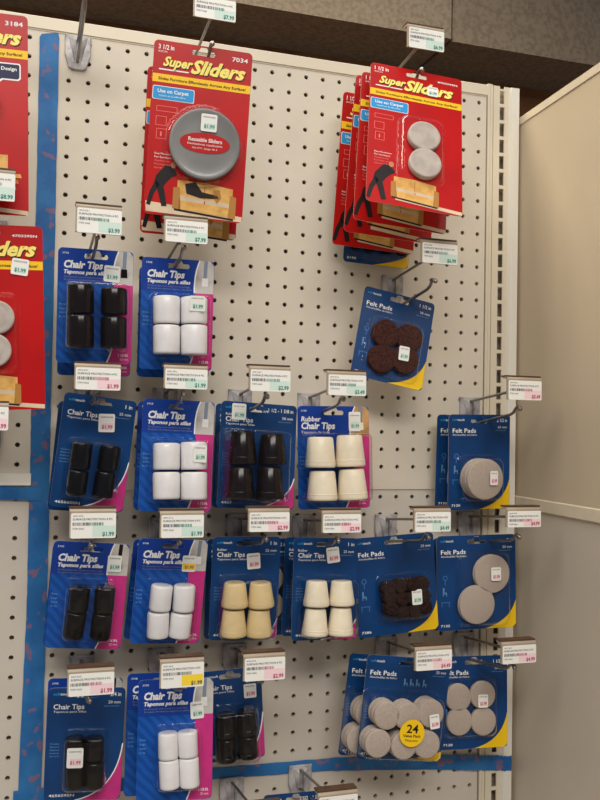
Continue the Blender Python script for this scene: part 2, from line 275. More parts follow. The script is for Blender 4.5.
def sofa(mb, u, v, w, h, y, tilt=0.12):
    q = lambda a, b: (u + a * w, v + b * h + a * w * tilt)
    mb.poly([q(.06, .05), q(.5, 0), q(.94, .05), q(.94, .6), q(.06, .6)], y, SOFA)
    mb.poly([q(0, .3), q(.1, .26), q(.13, .95), q(0, .95)], y + .003, SOFA2)
    mb.poly([q(.9, .26), q(1, .3), q(1, .98), q(.88, .98)], y + .003, SOFA2)
    mb.poly([q(.1, .52), q(.49, .52), q(.49, .66), q(.1, .66)], y + .003, BEIGE)
    mb.poly([q(.51, .52), q(.89, .52), q(.89, .66), q(.51, .66)], y + .003, BEIGE)
    mb.poly([q(.1, .66), q(.89, .66), q(.89, .95), q(.1, .95)], y + .003, SOFA)
    mb.poly([q(.485, .08), q(.5, .08), q(.5, .52), q(.485, .52)], y + .005, SOFA2)
    mb.poly([q(.03, .95), q(.97, .98), q(.97, 1.04), q(.03, 1.01)], y + .003, BLACK)

def print_slider(mb, W, H, code, size, big, badge=False):
    t = -math.radians(2)
    text(mb, size, .22, .42, .75, .22, L1, WHITE, .02)
    text(mb, 'INCH', .22, .58, .42, .09, L1, WHITE)
    text(mb, code, W - (1.0 if len(code) < 6 else 1.35), .52, .78 if len(code) < 6 else 1.1, .2 if len(code) < 6 else .11, L1, WHITE, .02)
    for dx, dy, mm, yy in ((.04, .05, BLACK, L1), (0, 0, GOLD, L2_)):
        text(mb, 'Super', .48 + dx, 1.2 + dy, 1.45, .44, yy, mm, .035, .35)
        text(mb, 'Sliders', 1.82 + dx, 1.38 + dy, 2.7, .64, yy, mm, .04, .35)
    mb.poly([(.3, 1.36), (1.75, 1.36), (1.72, 1.42), (.3, 1.42)], L1, WHITE)
    mb.poly([(.02, 1.62), (W - .01, 1.62), (W - .01, 2.02), (.02, 2.02)], L1, YEL)
    text(mb, 'Slides Furniture Effortlessly Across Any Surface!', .3, 1.9, W - .55, .13, L2_, BLACK, .02)
    if badge:
        mb.poly([(W - 2.4, 2.25), (W - .38, 2.25), (W - .32, 2.32), (W - .32, 2.95), (W - .42, 3.05), (W - 1.1, 3.05), (W - 1.5, 3.4), (W - 1.6, 3.05), (W - 2.4, 3.05)], L1, WHITE)
        mb.poly([(W - 2.35, 2.31), (W - .42, 2.31), (W - .38, 2.36), (W - .38, 2.9), (W - .46, 2.98), (W - 1.15, 2.98), (W - 1.48, 3.27), (W - 1.56, 2.98), (W - 2.35, 2.98)], L2_, NAVY)
        text(mb, 'New Design', W - 1.75, 2.6, 1.25, .16, L3_, WHITE, .02)
    else:
        mb.poly(rrect(.06, 2.2, 2.08, 2.86, .08), L1, WHITE)
        mb.poly(rrect(.09, 2.23, 2.05, 2.83, .08), L2_, CYAN)
        text(mb, 'Use on Carpet', .3, 2.52, 1.5, .17, L3_, WHITE, .02)
        text(mb, 'Uselo en la alfombra', .4, 2.7, 1.25, .08, L3_, WHITE)
    def outline(u0, v0, u1, v1, w=.025, m=PINKL):
        mb.poly([(u0, v0), (u1, v0), (u1, v1), (u0, v1)], L1, m, [[(u0 + w, v0 + w), (u1 - w, v0 + w), (u1 - w, v1 - w), (u0 + w, v1 - w)]])
    if not badge:
        outline(.3, 3.15, 1.3, 3.42); outline(.3, 3.65, .82, 4.1); outline(.36, 4.25, .85, 4.75)
        mb.poly([(.55, 4.4), (.62, 4.4), (.62, 4.62), (.55, 4.62)], L1, PINKL)
        for i in range(5):
            text(mb, ['Easy Movement', 'For furniture', 'Appliances', 'Rearrange rooms', 'quickly'][i], .35, 5.5 + i * .17, .9 - .08 * (i % 3), .09, L1, WHITE if i < 2 else PINKL)
    mb.poly([(.05, H - .62), (W - .02, H - .3), (W - .05, H - .05), (.1, H - .12)] if big else [(1.5, H - .5), (W - .02, H - .22), (W - .02, H - .03), (1.5, H - .32)], L1, BEIGE)
    if big:
        man(mb, 1.4, 6.3, .92, L2_)
        sofa(mb, 1.35, 6.55, 3.1, 1.55, L2_, .06)
        mb.poly([(1.9, 6.8), (2.4, 6.65), (2.75, 7.1), (3.5, 7.2), (3.6, 7.35), (2.7, 7.4), (2.0, 7.25)], L4_, MAN)
        mb.poly([(3.3, 6.95), (3.6, 6.9), (3.7, 7.3), (3.5, 7.6), (3.35, 7.3)], L4_, SOFA2)
    elif badge:
        mb.poly([(1.2, 6.5), (3.9, 6.5), (3.9, 7.3), (1.2, 7.3)], L2_, SOFA)
        for k in range(3): mb.poly([(1.0, 7.35 + k * .28), (W - .35 - .12 * k, 7.35 + k * .28), (W - .3 - .12 * k, 7.52 + k * .28), (1.0, 7.52 + k * .28)], L2_ + .004 * k, SOFA2 if k % 2 else SOFA)
    else:
        man(mb, 1.36, 6.46, .95, L2_)
        sofa(mb, 1.25, 6.68, 2.5, 1.3, L2_, .08)

def strip(mb, pts, w, y, m):
    """thin printed line along pts"""
    a = []; b = []
    for i, p in enumerate(pts):
        q0 = pts[max(i - 1, 0)]; q1 = pts[min(i + 1, len(pts) - 1)]
        d = Vector((q1[0] - q0[0], q1[1] - q0[1])).normalized(); n = Vector((-d.y, d.x)) * w / 2
        a.append((p[0] + n.x, p[1] + n.y)); b.append((p[0] - n.x, p[1] - n.y))
    mb.poly(a + b[::-1], y, m)
def bez(p0, p1, p2, n=10):
    return [((1 - t) ** 2 * p0[0] + 2 * t * (1 - t) * p1[0] + t * t * p2[0], (1 - t) ** 2 * p0[1] + 2 * t * (1 - t) * p1[1] + t * t * p2[1]) for t in [k / n for k in range(n + 1)]]

def print_tips(mb, W, H, size, leg, rubber=False):
    e = .012
    top = bez((.80 * W, 0.01), (.72 * W, .12 * H), (.73 * W, .30 * H))
    mb.poly([(.2, e), (.8 * W, e)] + top + [(e, .30 * H), (e, .2)], L1, ROYAL, [slot(W / 2, .36)])
    mb.poly(top + [(W - e, .30 * H), (W - e, .24), (W - .2, e)], L1, PHOTO if not rubber else WOODP)
    mb.poly([(.86 * W, .03), (.91 * W, .03), (.9 * W, .17 * H), (.85 * W, .17 * H)], L2_, BLACK if leg is R_BLACK else GREYB)
    mb.poly([(.835 * W, .16 * H), (.915 * W, .16 * H), (.92 * W, .235 * H), (.83 * W, .235 * H)], L3_, leg)
    mid = bez((.74 * W, .30 * H), (.86 * W, .72 * H), (.66 * W, H - e), 14)
    mb.poly(mid + [(W - .2, H - e), (W - e, H - .2), (W - e, .30 * H)], L1, MAG)
    strip(mb, top, .07, L2_, WHITE)
    strip(mb, mid[7:], .07, L2_, WHITE)
    text(mb, '3708', .2, .3, .3, .09, L2_, WHITE)
    if rubber:
        text(mb, 'Rubber', .2, .82, 1.1, .26, L2_, WHITE, .03, .1)
        text(mb, 'Chair Tips', .2, 1.22, 1.9, .34, L2_, WHITE, .035, .1)
        text(mb, 'Taponos de hule', .2, 1.46, 1.6, .13, L2_, WHITE)
    else:
        text(mb, 'Chair Tips', .28, .95, 1.85, .34, L2_, WHITE, .045, .2)
        text(mb, 'Taponos para sillas', .28, 1.24, 2.15, .18, L2_, WHITE, .04, .2)
        text(mb, 'Fit securely over metal or wood legs', .3, 1.43, 2.1, .08, L2_, GREYB)
        text(mb, 'Se ajusta de manera segura a las patas', .3, 1.56, 2.2, .08, L2_, GREYB)
    text(mb, size, .82 * W, H - .38, .48, .13, L2_, WHITE, .02)
    text(mb, '22 mm', .84 * W, H - .2, .4, .1, L2_, WHITE)
    for k in range(4):
        text(mb, ['Fits', 'Legs', 'Sold', 'In 4s'][k], .12, .5 * H + .2 * k, .28, .09, L1, PALEB)

def icon_chair(mb, u, v, k, m):
    for pts in ([(0, 0), (.1, 0), (.1, .5), (.4, .5), (.4, .9)], [(0, 0), (0, .9)], [(.0, .62), (.4, .62)]):
        strip(mb, [(u + a * k, v + b * k) for a, b in pts], .035, L1, m)
def print_soft(mb, W, H, title, sub, accent, size, mm, code, arc, icons=True, ru=False, pack24=False):
    e = .012
    a = bez((W - e, H * arc[0]), (W * .93, H * .93), (W * arc[1], H - e), 12)
    mb.poly(a + [(W - .2, H - e), (W - e, H - .2)], L1, accent)
    if accent is MAG: strip(mb, a, .06, L2_, WHITE)
    text(mb, 'soft', .22, .36, .32, .13, L1, CYAN, .01)
    text(mb, 'touch', .55, .36, .45, .13, L1, WHITE, .01)
    k = .92
    if ru: text(mb, 'Rubber', .25, .72, .5, .13, L1, WHITE)
    text(mb, title, .25, 1.03, 1.5 if title != 'Chair Tips' else 1.45, .24, L1, WHITE, .012)
    text(mb, sub, .25, 1.2, 1.55, .1, L1, WHITE)
    sz = size.split(' ')
    text(mb, size, W - .2 - .085 * len(size), .42, .085 * len(size), .19, L1, WHITE, .01)
    text(mb, mm, W - .8, .78, .58, .14, L1, WHITE)
    text(mb, 'diameter', W - 1.0, .93, .75, .06, L1, PALEB)
    if icons:
        mb.poly(circ(.5, 2.35, .14, 12), L1, LINEB, [circ(.5, 2.35, .105, 12)])
        strip(mb, [(.5, 2.48), (.5, 2.75)], .035, L1, LINEB)
        icon_chair(mb, .38, 2.9, .5, PALEB)
        strip(mb, [(.25, 3.7), (.78, 3.7)], .035, L1, LINEB); strip(mb, [(.3, 3.7), (.3, 3.95)], .035, L1, LINEB); strip(mb, [(.73, 3.7), (.73, 3.95)], .035, L1, LINEB)
    else:
        for k in range(5):
            text(mb, ['Protects', 'floors', 'Reduces', 'noise', 'Set of 4'][k], .18, .5 * H + .15 * k, .42, .07, L1, PALEB)
    text(mb, code, .22, H - .2, .14 * len(code) if len(code) < 6 else 1.2, .13, L1, WHITE, .01)
    if pack24:
        for k, t in enumerate((2.3, 2.65, 3.0, 3.4)): icon_chair(mb, t - .05, 1.15, .42, PALEB)

# ---------------------------------------------------------------- the packs
def rounded_profile_tip(dt, db, L):
    r0, r1 = dt / 2, db / 2
    return [(0.0, r0 * .55), (0.0, r0 * .86), (.03, r0 * .95), (.09, r0), (L * .5, (r0 + r1) / 2), (L - .14, r1), (L - .05, r1 * .985), (L, r1 * .93), (L, r1 * .6)]
def tip_mesh(p, dt, db, m, y, parent, name='chair_tip'):
    u0, v0, u1, v1 = p
    a = Vector((u0, -y, -v0)); b = Vector((u1, -y, -v1)); L = (b - a).length - .02
    d = (b - a).normalized(); x = Vector((0, -1, 0)); z = d.cross(x)
    mb = MB(); rings = []
    for t, r in rounded_profile_tip(dt, db, L):
        rings.append([a + d * t + (x * math.cos(2 * math.pi * k / 28) + z * math.sin(2 * math.pi * k / 28)) * r for k in range(28)])
    mb.loops(rings, m)
    if db < dt * 1.05: return mb.build(name, parent)
    # moulded grip ring round the wide end
    t = L * .8; rr = dt / 2 + (db - dt) / 2 * .8
    rings = [[a + d * (t + q) + (x * math.cos(2 * math.pi * k / 28) + z * math.sin(2 * math.pi * k / 28)) * (rr + e) for k in range(28)] for q, e in ((-.05, -.01), (-.02, .022), (.02, .022), (.05, -.01))]
    mb.loops(rings, m, cap0=False, cap1=False)
    return mb.build(name, parent)
def disc_mesh(u, v, dia, y0, y1, m, parent, name='felt_pad', rim=None, n=36):
    mb = MB(); r = dia / 2; b = min(.05, (y1 - y0) * .3)
    prof = [(y0, r * .98), (y0 + b, r), (y1 - b, r), (y1 - b * .3, r - b * .6), (y1, r - b * 1.6)]
    if rim: prof += [(y1 - .03, r - b * 1.6 - .1), (y1 - .03, r * .6), (y1 - .015, r * .3)]
    rings = [[(u + q * math.cos(2 * math.pi * k / n), -y, -v + q * math.sin(2 * math.pi * k / n)) for k in range(n)] for y, q in prof]
    mb.loops(rings, m)
    return mb.build(name, parent)
def blister_box(u0, v0, u1, v1, d, parent, r=.25, fl=.16):
    mb = MB()
    def ring(g, y, rr): return [(a, -y, -b) for a, b in rrect(u0 - g, v0 - g, u1 + g, v1 + g, rr, 5)]
    k = .16
    rings = [ring(fl, .02, r + fl), ring(.1, .04, r + .06), ring(.06, .1, r + .05), ring(0.02, d * .55, r), ring(-.02, d - k, r), ring(-.05, d - k * .4, r), ring(-.14, d, r * .8)]
    mb.loops(rings, BLIS, True, False, False)
    mb.add(rings[-1], [tuple(range(len(rings[-1])))], BLIS)
    return mb.build('blister', parent)
def blister_round(u, v, r, d, parent):
    mb = MB(); n = 40
    rings = [[(u + q * math.cos(2 * math.pi * k / n), -y, -v + q * math.sin(2 * math.pi * k / n)) for k in range(n)] for q, y in ((r + .28, .02), (r + .18, .05), (r + .1, .12), (r + .05, d * .75), (r + .02, d - .03), (r - .04, d))]
    mb.loops(rings, BLIS, True, False, False); mb.add(rings[-1], [tuple(range(n))], BLIS)
    return mb.build('blister', parent)
def sticker(u, v, w, h, y, colr, roll, parent):
    mb = MB(); T = Matrix.Translation((u, 0, -v)) @ Matrix.Rotation(math.radians(roll), 4, 'Y')
    m2 = {'pink': INKR, 'green': INKG, 'yellow': INKR}[colr]; wash = {'pink': PINK, 'green': GREEN, 'yellow': YELL}[colr]
    t = MB(); t.poly(rrect(-w / 2, -h / 2, w / 2, h / 2, .08), y, LBL)
    if colr == 'yellow': t.poly([(-w * .46, 0), (w * .46, 0), (w * .46, h * .36), (-w * .46, h * .36)], y + .006, wash)
    else: t.poly([(-w * .3, .02), (w * .4, .02), (w * .4, h * .36), (-w * .3, h * .36)], y + .006, wash)
    text(t, 'HARDWARE', -w * .38, -h * .28, w * .76, .07, y + .012, INK)
    text(t, '$1.99', -w * .3, h * .3, w * .66, .16, y + .014, m2, .02)
    for p, k in ((t, 0),): pass
    mb.v = [T @ p for p in t.v]; mb.f, mb.m, mb.sm, mb.mats = t.f, t.m, t.sm, t.mats
    return mb.build('price_sticker', parent)

TIPMAT = {'E1': R_BROWN, 'E3': R_WHITE, 'F1': R_BLACK, 'F3': R_WHITE, 'F5': R_BROWN, 'F7': R_CREAM, 'H1': R_BLACK, 'H3': R_WHITE,
          'H5': R_TAN, 'H7': R_CREAM, 'I1': R_BLACK, 'I3': R_WHITE, 'I5': R_BLACK}
SRC = {'E0': 'E1', 'E2': 'E3', 'F0': 'F1', 'F2': 'F3', 'F4': 'F5', 'G0': 'G1', 'H0': 'H1', 'H2': 'H3', 'H4': 'H5', 'H45': 'J2', 'H6': 'H7', 'H85': 'H9',
       'I0': 'I1', 'I2': 'I3', 'J0': 'J1', 'A2': 'A1', 'B2': 'B1', 'B3': 'B1', 'B4': 'B1', 'D1': 'D2', 'C1': 'H8'}
GR = {'tip': 'blister packs of chair tips on the hooks', 'felt': 'cards of felt pads on the hooks', 'slid': 'red cards of furniture sliders on the hooks'}
CARD_LABEL = {
 'A1': 'red slider card marked 7034 with one large grey disc, in front',
 'A2': 'red slider card mostly hidden behind the 7034 card',
 'B1': 'front red slider card with two pale discs, foremost of the fanned stack',
 'B2': 'second card from the front in the fanned red slider stack',
 'B3': 'third card from the front in the fanned red slider stack',
 'B4': 'rearmost card of the fanned red slider stack, lowest and leftmost',
 'C1': 'blue felt pad card whose lower edge peeks out under the fanned red cards',
 'D1': 'red slider card marked 3184 at the top left corner, cut by the frame',
 'D2': 'red slider card at the left edge below the card marked 3184',
 'E1': 'blue card with four fat black chair tips in the highest chair tip row',
 'E0': 'blue card just behind the fat black chair tips of the highest row',
 'E3': 'blue card with four white chair tips in the highest chair tip row',
 'E2': 'blue card just behind the white chair tips of the highest row',
 'F1': 'tilted deep blue card with slim black chair tips above the seam',
 'F0': 'blue card behind the tilted slim black chair tips above the seam',
 'F3': 'blue card of fat white chair tips between slim black and dark brown tips',
 'F2': 'blue card behind the white tips that hang beside the dark brown tips',
 'F5': 'deep blue card with flared dark brown chair tips marked 1 1/2',
 'F4': 'blue card behind the flared dark brown chair tips',
 'F7': 'blue card with large flared cream tips headed Rubber Chair Tips',
 'G1': 'front felt pad card with a single thick round beige stack',
 'G0': 'felt pad card peeking out behind the single round beige stack card',
 'H1': 'bright blue card with slim tilted black tips below the seam beside the tape',
 'H0': 'blue card behind the slim black tips below the seam',
 'H3': 'blue card of slim tilted white chair tips with a yellow price sticker',
 'H2': 'blue card behind the slim white tips with the yellow sticker',
 'H5': 'deep blue card with four flared tan chair tips',
 'H4': 'blue card sticking out on the near side behind the tan chair tips',
 'H45': 'blue felt pad card against the board behind the tan tips, showing at their far side',
 'H7': 'deep blue card with four small flared cream tips next to the tan tips',
 'H6': 'blue card behind the small cream chair tips',
 'H8': 'wide blue card with scalloped dark brown felt pads',
 'H9': 'wide blue card with two large overlapping beige felt circles',
 'H85': 'blue felt pad card just behind the two large beige circles',
 'I1': 'deep blue card with slim black tips carrying a white sticker, bottom row',
 'I0': 'blue card behind the slim black tips with the sticker on them',
 'I3': 'blue card with four slim white chair tips in the bottom row',
 'I2': 'blue card behind the slim white chair tips of the bottom row',
 'I5': 'dark blue card of black flared tips half hidden by the bottom white tips',
 'J1': 'blue felt pad card with a yellow 24 circle over six beige stacks',
 'J0': 'blue felt pad card behind the card with the yellow 24 circle',
 'J2': 'blue card with four beige felt circles beside the yellow 24 card',
 'K1': 'tilted blue card with four chocolate brown felt pads under a grey hook',
 'M1': 'dark blue card at the bottom edge, only its top showing',
}
HOOK_LABEL = {
 'L0': 'hook with a green tinted price label above the fat black chair tips',
 'L1': 'hook with a price label overlapping the foot of the 7034 card',
 'L2': 'hook with a pink price label between the two black tip cards beside the tape',
 'L3': 'hook with a green price label between the two fat white tip cards',
 'L4': 'hook with price label under the tilted slim black tips, on the seam',
 'L5': 'hook with price label above the white tips with yellow sticker',
 'L6': 'hook with a green price label above the dark brown chair tips',
 'L7': 'hook with a green price label above the Rubber Chair Tips card',
 'L8': 'hook with a pink price label above the tan chair tips',
 'L9': 'hook with a pink price label above the small cream chair tips',
 'L10': 'hook with a green price label above the scalloped dark felt pads',
 'L11': 'hook with a pink price label above the two large beige circles',
 'L12': 'hook with a pink price label above the single thick beige stack',
 'L13': 'hook with a pink price label above the yellow 24 card',
 'L14': 'hook with a pink price label above the four beige circles, near the upright',
 'L15': 'hook with a price label above the bottom slim black tips',
 'L16': 'hook with a yellow price label above the bottom white tips',
 'L17': 'hook with a pink price label above the half hidden black tips',
 'L18': 'hook with a price label under the fanned red cards, holding the chocolate pads',
 'L19': 'hook with a price label standing above the 7034 card',
 'L20': 'hook with a price label standing above the fanned red cards',
 'L21': 'hook with a price label cut by the left edge, between the two red cards',
 'L22': 'hook with a price label cut by the left edge, under the lower red card',
 'L23': 'hook at the bottom edge whose label holder top shows beside the blue tape',
 'HT': 'bare hook with grey plate at the top beside the vertical tape',
 'HM': 'hook plate at the bottom edge below the half hidden black tips',
 'HD': 'hook outside the view that carries the card marked 3184',
}

def card_matrix(c):
    x, y, z, ro, pi, ya = c[1:7]
    return place((x, y, z)) @ Matrix.Rotation(ya, 4, 'Z') @ Matrix.Rotation(pi, 4, 'X') @ Matrix.Rotation(ro, 4, 'Y')
def make_pack(k):
    c = CARD[k]; ty = c[0]; W, H = c[7], c[8]; src = SRC.get(k, k)
    kind = 'tip' if ty in ('tips', 'ftip') else 'slid' if ty in ('big', 'slid') else 'felt'
    root = empty({'tip': 'chair_tip_pack', 'felt': 'felt_pad_pack', 'slid': 'furniture_slider_pack'}[kind], card_matrix(c))
    tag(root, CARD_LABEL[k], {'tip': 'chair tips', 'felt': 'felt pads', 'slid': 'furniture sliders'}[kind], GR[kind])
    OFF = -W / 2
    made = []
    mb = MB()
    if ty == 'big':
        card_base(mb, W, H, RED)
        print_slider(mb, W, H, '3184' if k == 'D1' else '7034', '3 1/2 in', k != 'D1', k == 'D1')
    elif ty == 'slid':
        card_base(mb, W, H, RED)
        print_slider(mb, W, H, '4703395N', '1 1/2 in', False, False)
    elif ty == 'tips':
        card_base(mb, W, H, BLUE)
        print_tips(mb, W, H, {'H1': '7/8 IN.', 'H3': '3/4 IN.'}.get(src, '1 1/8 IN.'), TIPMAT[src], k == 'F7')
    elif ty == 'ftip':
        card_base(mb, W, H, DEEP)
        sz, mm, code, arc = {'F1': ('1 in', '25 mm', '4656600N', (.55, .3)), 'F5': ('1 1/2 - 1 5/8 in', '38 mm', '4457', (.7, .5)),
            'H5': ('1 in', '25 mm', '4456', (.8, .8)), 'H7': ('1 in', '25 mm', '4461595N', (.8, .45)), 'I1': ('3/4 in', '20 mm', '4656595N', (.5, .4)), 'I5': ('1 in', '25 mm', '4458', (.5, .6))}[src]
        print_soft(mb, W, H, 'Chair Tips', 'Taponos para sillas', MAG, sz, mm, code, arc, False, src in ('F5', 'H5', 'H7'))
    else:
        card_base(mb, W, H, DEEP)
        sz, mm, code, arc = {'G1': ('2 1/2 in', '63 mm', '7130', (.68, .5)), 'H8': ('1 in', '25 mm', '7386', (.7, .6)), 'H9': ('2 in', '50 mm', '7132', (.7, .6)),
            'J1': ('1 in', '25 mm', '4716053A', (.9, .55)), 'J2': ('1 1/2 in', '38 mm', '7128', (.62, .5)), 'K1': ('1 1/2 in', '38 mm', '7384', (.66, .5))}[src]
        if k == 'H45': arc = (.97, .9)
        if k == 'C1': code = '8198'; arc = (.86, .45)
        print_soft(mb, W, H, 'Felt Pads', 'Almohadillas de fieltro', CYEL, sz, mm, code, arc, src != 'J1', False, src == 'J1')
    made.append(mb.build('backing_card', root))
    if src in TIPS:
        dt, db, L = TIPS[src]; d = max(dt, db); m = TIPMAT[src]
        u0 = min(min(t[0], t[2]) for t in L) - d / 2; u1 = max(max(t[0], t[2]) for t in L) + d / 2
        v0 = min(t[1] for t in L); v1 = max(t[3] for t in L)
        for t in L: made.append(tip_mesh(t, dt, db, m, .06 + d / 2, root))
        made.append(blister_box(u0 - .03, v0 - .08, u1 + .03, v1 + .05, d + (.2 if k not in SRC else .09), root))
    elif src in DISCS:
        dia, th, L = DISCS[src]
        if ty == 'big':
            made.append(disc_mesh(L[0][0], L[0][1], dia, .06, .06 + th, D_GREY, root, 'slider_disc', True, 64))
            if k != 'D1':
                u, v = L[0]; b = MB(); b.poly(circ(u, v - .02, 1.22, 32, .5), .06 + th + .0, RED)
                text(b, 'Reusable Sliders', u - .82, v - .08, 1.64, .18, .07 + th, WHITE, .02)
                text(b, 'Deslizadores reutilizables', u - .85, v + .1, 1.7, .1, .07 + th, WHITE)
                text(b, 'Set of 4 - Juego de 4', u - .6, v + .28, 1.2, .09, .07 + th, WHITE)
                made.append(b.build('oval_sticker', root))
            made.append(blister_round(L[0][0] - .04, L[0][1] + .05, dia / 2 + .06, th + .14, root))
        else:
            n = {'G1': 4, 'H9': 2, 'H8': 2, 'J1': 4, 'J2': 1, 'K1': 2}.get(src, 1)
            m = {'H8': F_DARK, 'K1': F_CHOC, 'B1': D_LITE, 'D2': D_LITE}.get(src, F_GREY)
            for i, (u, v) in enumerate(L):
                if k == 'C1':   # a larger sheet of pads, its scalloped lower edge shows
                    u = .6 + (i % 4) * .93; v = 3.25 + (i // 4) * .88; n = 1; th = .16
                for j in range(n):
                    y0 = .06 + th * j / n + (.07 * ((i * 7) % 3) if src == 'H8' else 0)
                    made.append(disc_mesh(u + (.03 * (j % 2)), v, dia, y0, y0 + th / n - .015, m, root, 'slider_disc' if kind == 'slid' else 'felt_pad', kind == 'slid', 32))
            if k == 'C1': a0, a1, b0, b1 = .15, W - .15, 2.9, 5.6
            else:
                a0 = min(p[0] for p in L) - dia / 2; a1 = max(p[0] for p in L) + dia / 2; b0 = min(p[1] for p in L) - dia / 2; b1 = max(p[1] for p in L) + dia / 2
            if kind == 'slid': a0 -= .3; b0 -= .2; b1 += .15; a1 += .05
            made.append(blister_box(a0 - .06, b0 - .06, a1 + .06, b1 + .06, th + .12, root, .4))
            if src == 'J1':
                b = MB(); y = th + .19; u, v = 2.5, 3.65
                b.poly(circ(u, v, .7, 36), y, CYEL)
                text(b, '24', u - .33, v - .02, .66, .42, y + .008, BLACK, .02)
                text(b, 'Value Pack', u - .5, v + .2, 1.0, .14, y + .008, BLACK, .02)
                text(b, 'Paquete', u - .35, v + .42, .7, .12, y + .008, BLACK)
                made.append(b.build('pack_count_sticker', root))
    if k in STK:
        u, v, w, h, y, cl, ro = STK[k]
        made.append(sticker(u, v, w, h, y + .02, cl, ro, root))
    for o in made:      # the pack's origin is the middle of its top edge
        o.location = (OFF * S, 0, 0)
    return root
for k in CARD: make_pack(k)
# a loaded hook whose cards hang mostly below the view
CARD['M1'] = ['ftip', 10.62, -1.9, -39.2, 0.02, 0.0, 0.0, 3.6, 5.5]
SRC['M1'] = 'F5'
make_pack('M1')

# ---------------------------------------------------------------- hooks
def make_hook(k, x, zt, zb, colr, price, front, label):
    zc = (zt + zb) / 2
    root = empty('display_hook', place((x, 0, zc - 1.2)))
    tag(root, label, 'display hook', 'label hooks on the pegboard')
    o = zc - 1.2                            # local z = world z - o
    zp = zc - .3 - o                        # plate top
    mb = MB(); w0, w1 = .66, .46
    def ring(y, g):
        return [(-w0 + g, y, zp - g), (-w0 + g, y, zp - 1.0), (-w1 + g, y, zp - 1.68), (-w1 * .6, y, zp - 1.8 + g), (w1 * .6, y, zp - 1.8 + g), (w1 - g, y, zp - 1.68), (w0 - g, y, zp - 1.0), (w0 - g, y, zp - g)]
    mb.loops([ring(-.02, 0), ring(-.12, 0), ring(-.16, .04)], PLATE, False)
    for s in (-1, 1):                       # raised gussets either side of the wire
        mb.add([(s * .12, -.15, zp - .1), (s * .5, -.15, zp - .1), (s * .16, -.15, zp - 1.5), (s * .12, -.34, zp - .3), (s * .2, -.3, zp - .3), (s * .13, -.3, zp - 1.2)],
               [(0, 1, 4, 3), (1, 2, 5, 4), (0, 3, 5, 2), (3, 4, 5)], PLATE)
    mb.build('back_plate', root)
    zs, yf = front                          # the wire passes through the front card's hole
    sl = .13; z0 = zs + sl * yf - o; P = lambda y: (0, y, z0 - sl * y)
    mb = MB(); e = P(-4.7)
    mb.tube([P(.15), P(-.1), P(-2.4), e, (0, -5.0, e[2] + .12), (0, -5.2, e[2] + .32), (0, -5.42, e[2] + .42), (0, -5.62, e[2] + .3)], .085, WIRE)
    mb.tube([(0, -5.5, e[2] + .42), (0, -5.58, e[2] + .36), (0, -5.68, e[2] + .26), (0, -5.74, e[2] + .2)], [.06, .12, .12, .05], WIRE)
    mb.build('hook_wire', root)
    mb = MB(); a = zc - .55 - o; b = zc - o
    mb.tube([(0, .15, a), (0, -.2, a), (0, -1.2, a + .1), (0, -4.6, b - .12), (0, -5.72, b - .02)], .075, WIRE)
    mb.build('label_arm', root)
    mb = MB(); hw = 1.03; t = zt - o; q = zb - o
    prof = [(-5.98, q), (-6.06, q + .02), (-6.06, t - .12), (-6.0, t - .03), (-5.9, t), (-5.55, t + .02), (-5.5, t - .04), (-5.56, t - .09), (-5.88, t - .1), (-5.93, t - .16), (-5.94, q + .02)]
    ring2 = lambda x_: [(x_, y, z) for y, z in prof]
    mb.loops([ring2(-hw), ring2(-hw + .03), ring2(hw - .03), ring2(hw)], HOLD, False)
    mb.box(-.16, .16, -5.95, -5.65, b - .2, b + .14, HOLD)
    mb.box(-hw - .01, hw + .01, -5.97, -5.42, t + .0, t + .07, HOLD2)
    h = mb.build('label_holder', root)
    mb = MB(); W = 2.0; HH = (t - q) - .2
    wash = {'pink': PINK, 'green': GREEN, 'yellow': YELL}[colr]
    T = MB(); T.poly(rrect(0, 0, W, HH, .07), 0, LBL)
    T.poly([(W * .48, HH * .5), (W * .98, HH * .5), (W * .98, HH * .93), (W * .48, HH * .93)], .004, wash)
    text(T, '469-5%02d' % rnd.randint(10, 99), .08, .16, .45, .07, .008, INK)
    text(T, 'SURFACE PROTECTION 4 PC', .08, .32, W * .88, .09, .008, INK, .01)
    u = .08
    while u < W * .72:
        w = rnd.choice((.015, .025, .04)); T.poly([(u, .42), (u + w, .42), (u + w, .56), (u, .56)], .008, INK if u < W * .4 or colr == 'yellow' else (INKG if colr == 'green' else INKR)); u += w + rnd.choice((.015, .03))
    text(T, 'ITEM 0465', .08, .74, .5, .08, .008, INK)
    text(T, price, W - .6, HH - .1, .52, .18, .01, INKG if colr == 'green' else (INKR if colr == 'pink' else INK), .03)
    T2 = Matrix.Translation((-W / 2 + .03, -6.075, t - .2))
    mb.v = [T2 @ p for p in T.v]; mb.f, mb.m, mb.sm, mb.mats = T.f, T.m, T.sm, T.mats
    mb.build('price_label', h)
    return root
for k, (cd, x, zt, zb, cl, pr) in LAB.items():
    if cd == 'E': cd = 'E1'
    if cd == 'M': cd = 'M1'
    if cd in CARD:
        c = CARD[cd]; fr = (c[3] - .33, c[2])
    else:
        fr = ((zt + zb) / 2 - 1.9, -2)
    make_hook(k, x, zt, zb, cl, pr, fr, HOOK_LABEL[k])
make_hook('HT', -1.58, 1.27, .1, 'green', '$5.99', (-1.0, -.1), HOOK_LABEL['HT'])
make_hook('HM', 7.55, -37.9, -39.1, 'pink', '$2.99', (-40.4, -.1), HOOK_LABEL['HM'])
make_hook('HD', -6.6, 1.4, .2, 'green', '$7.99', (-1.6, -5.0), HOOK_LABEL['HD'])

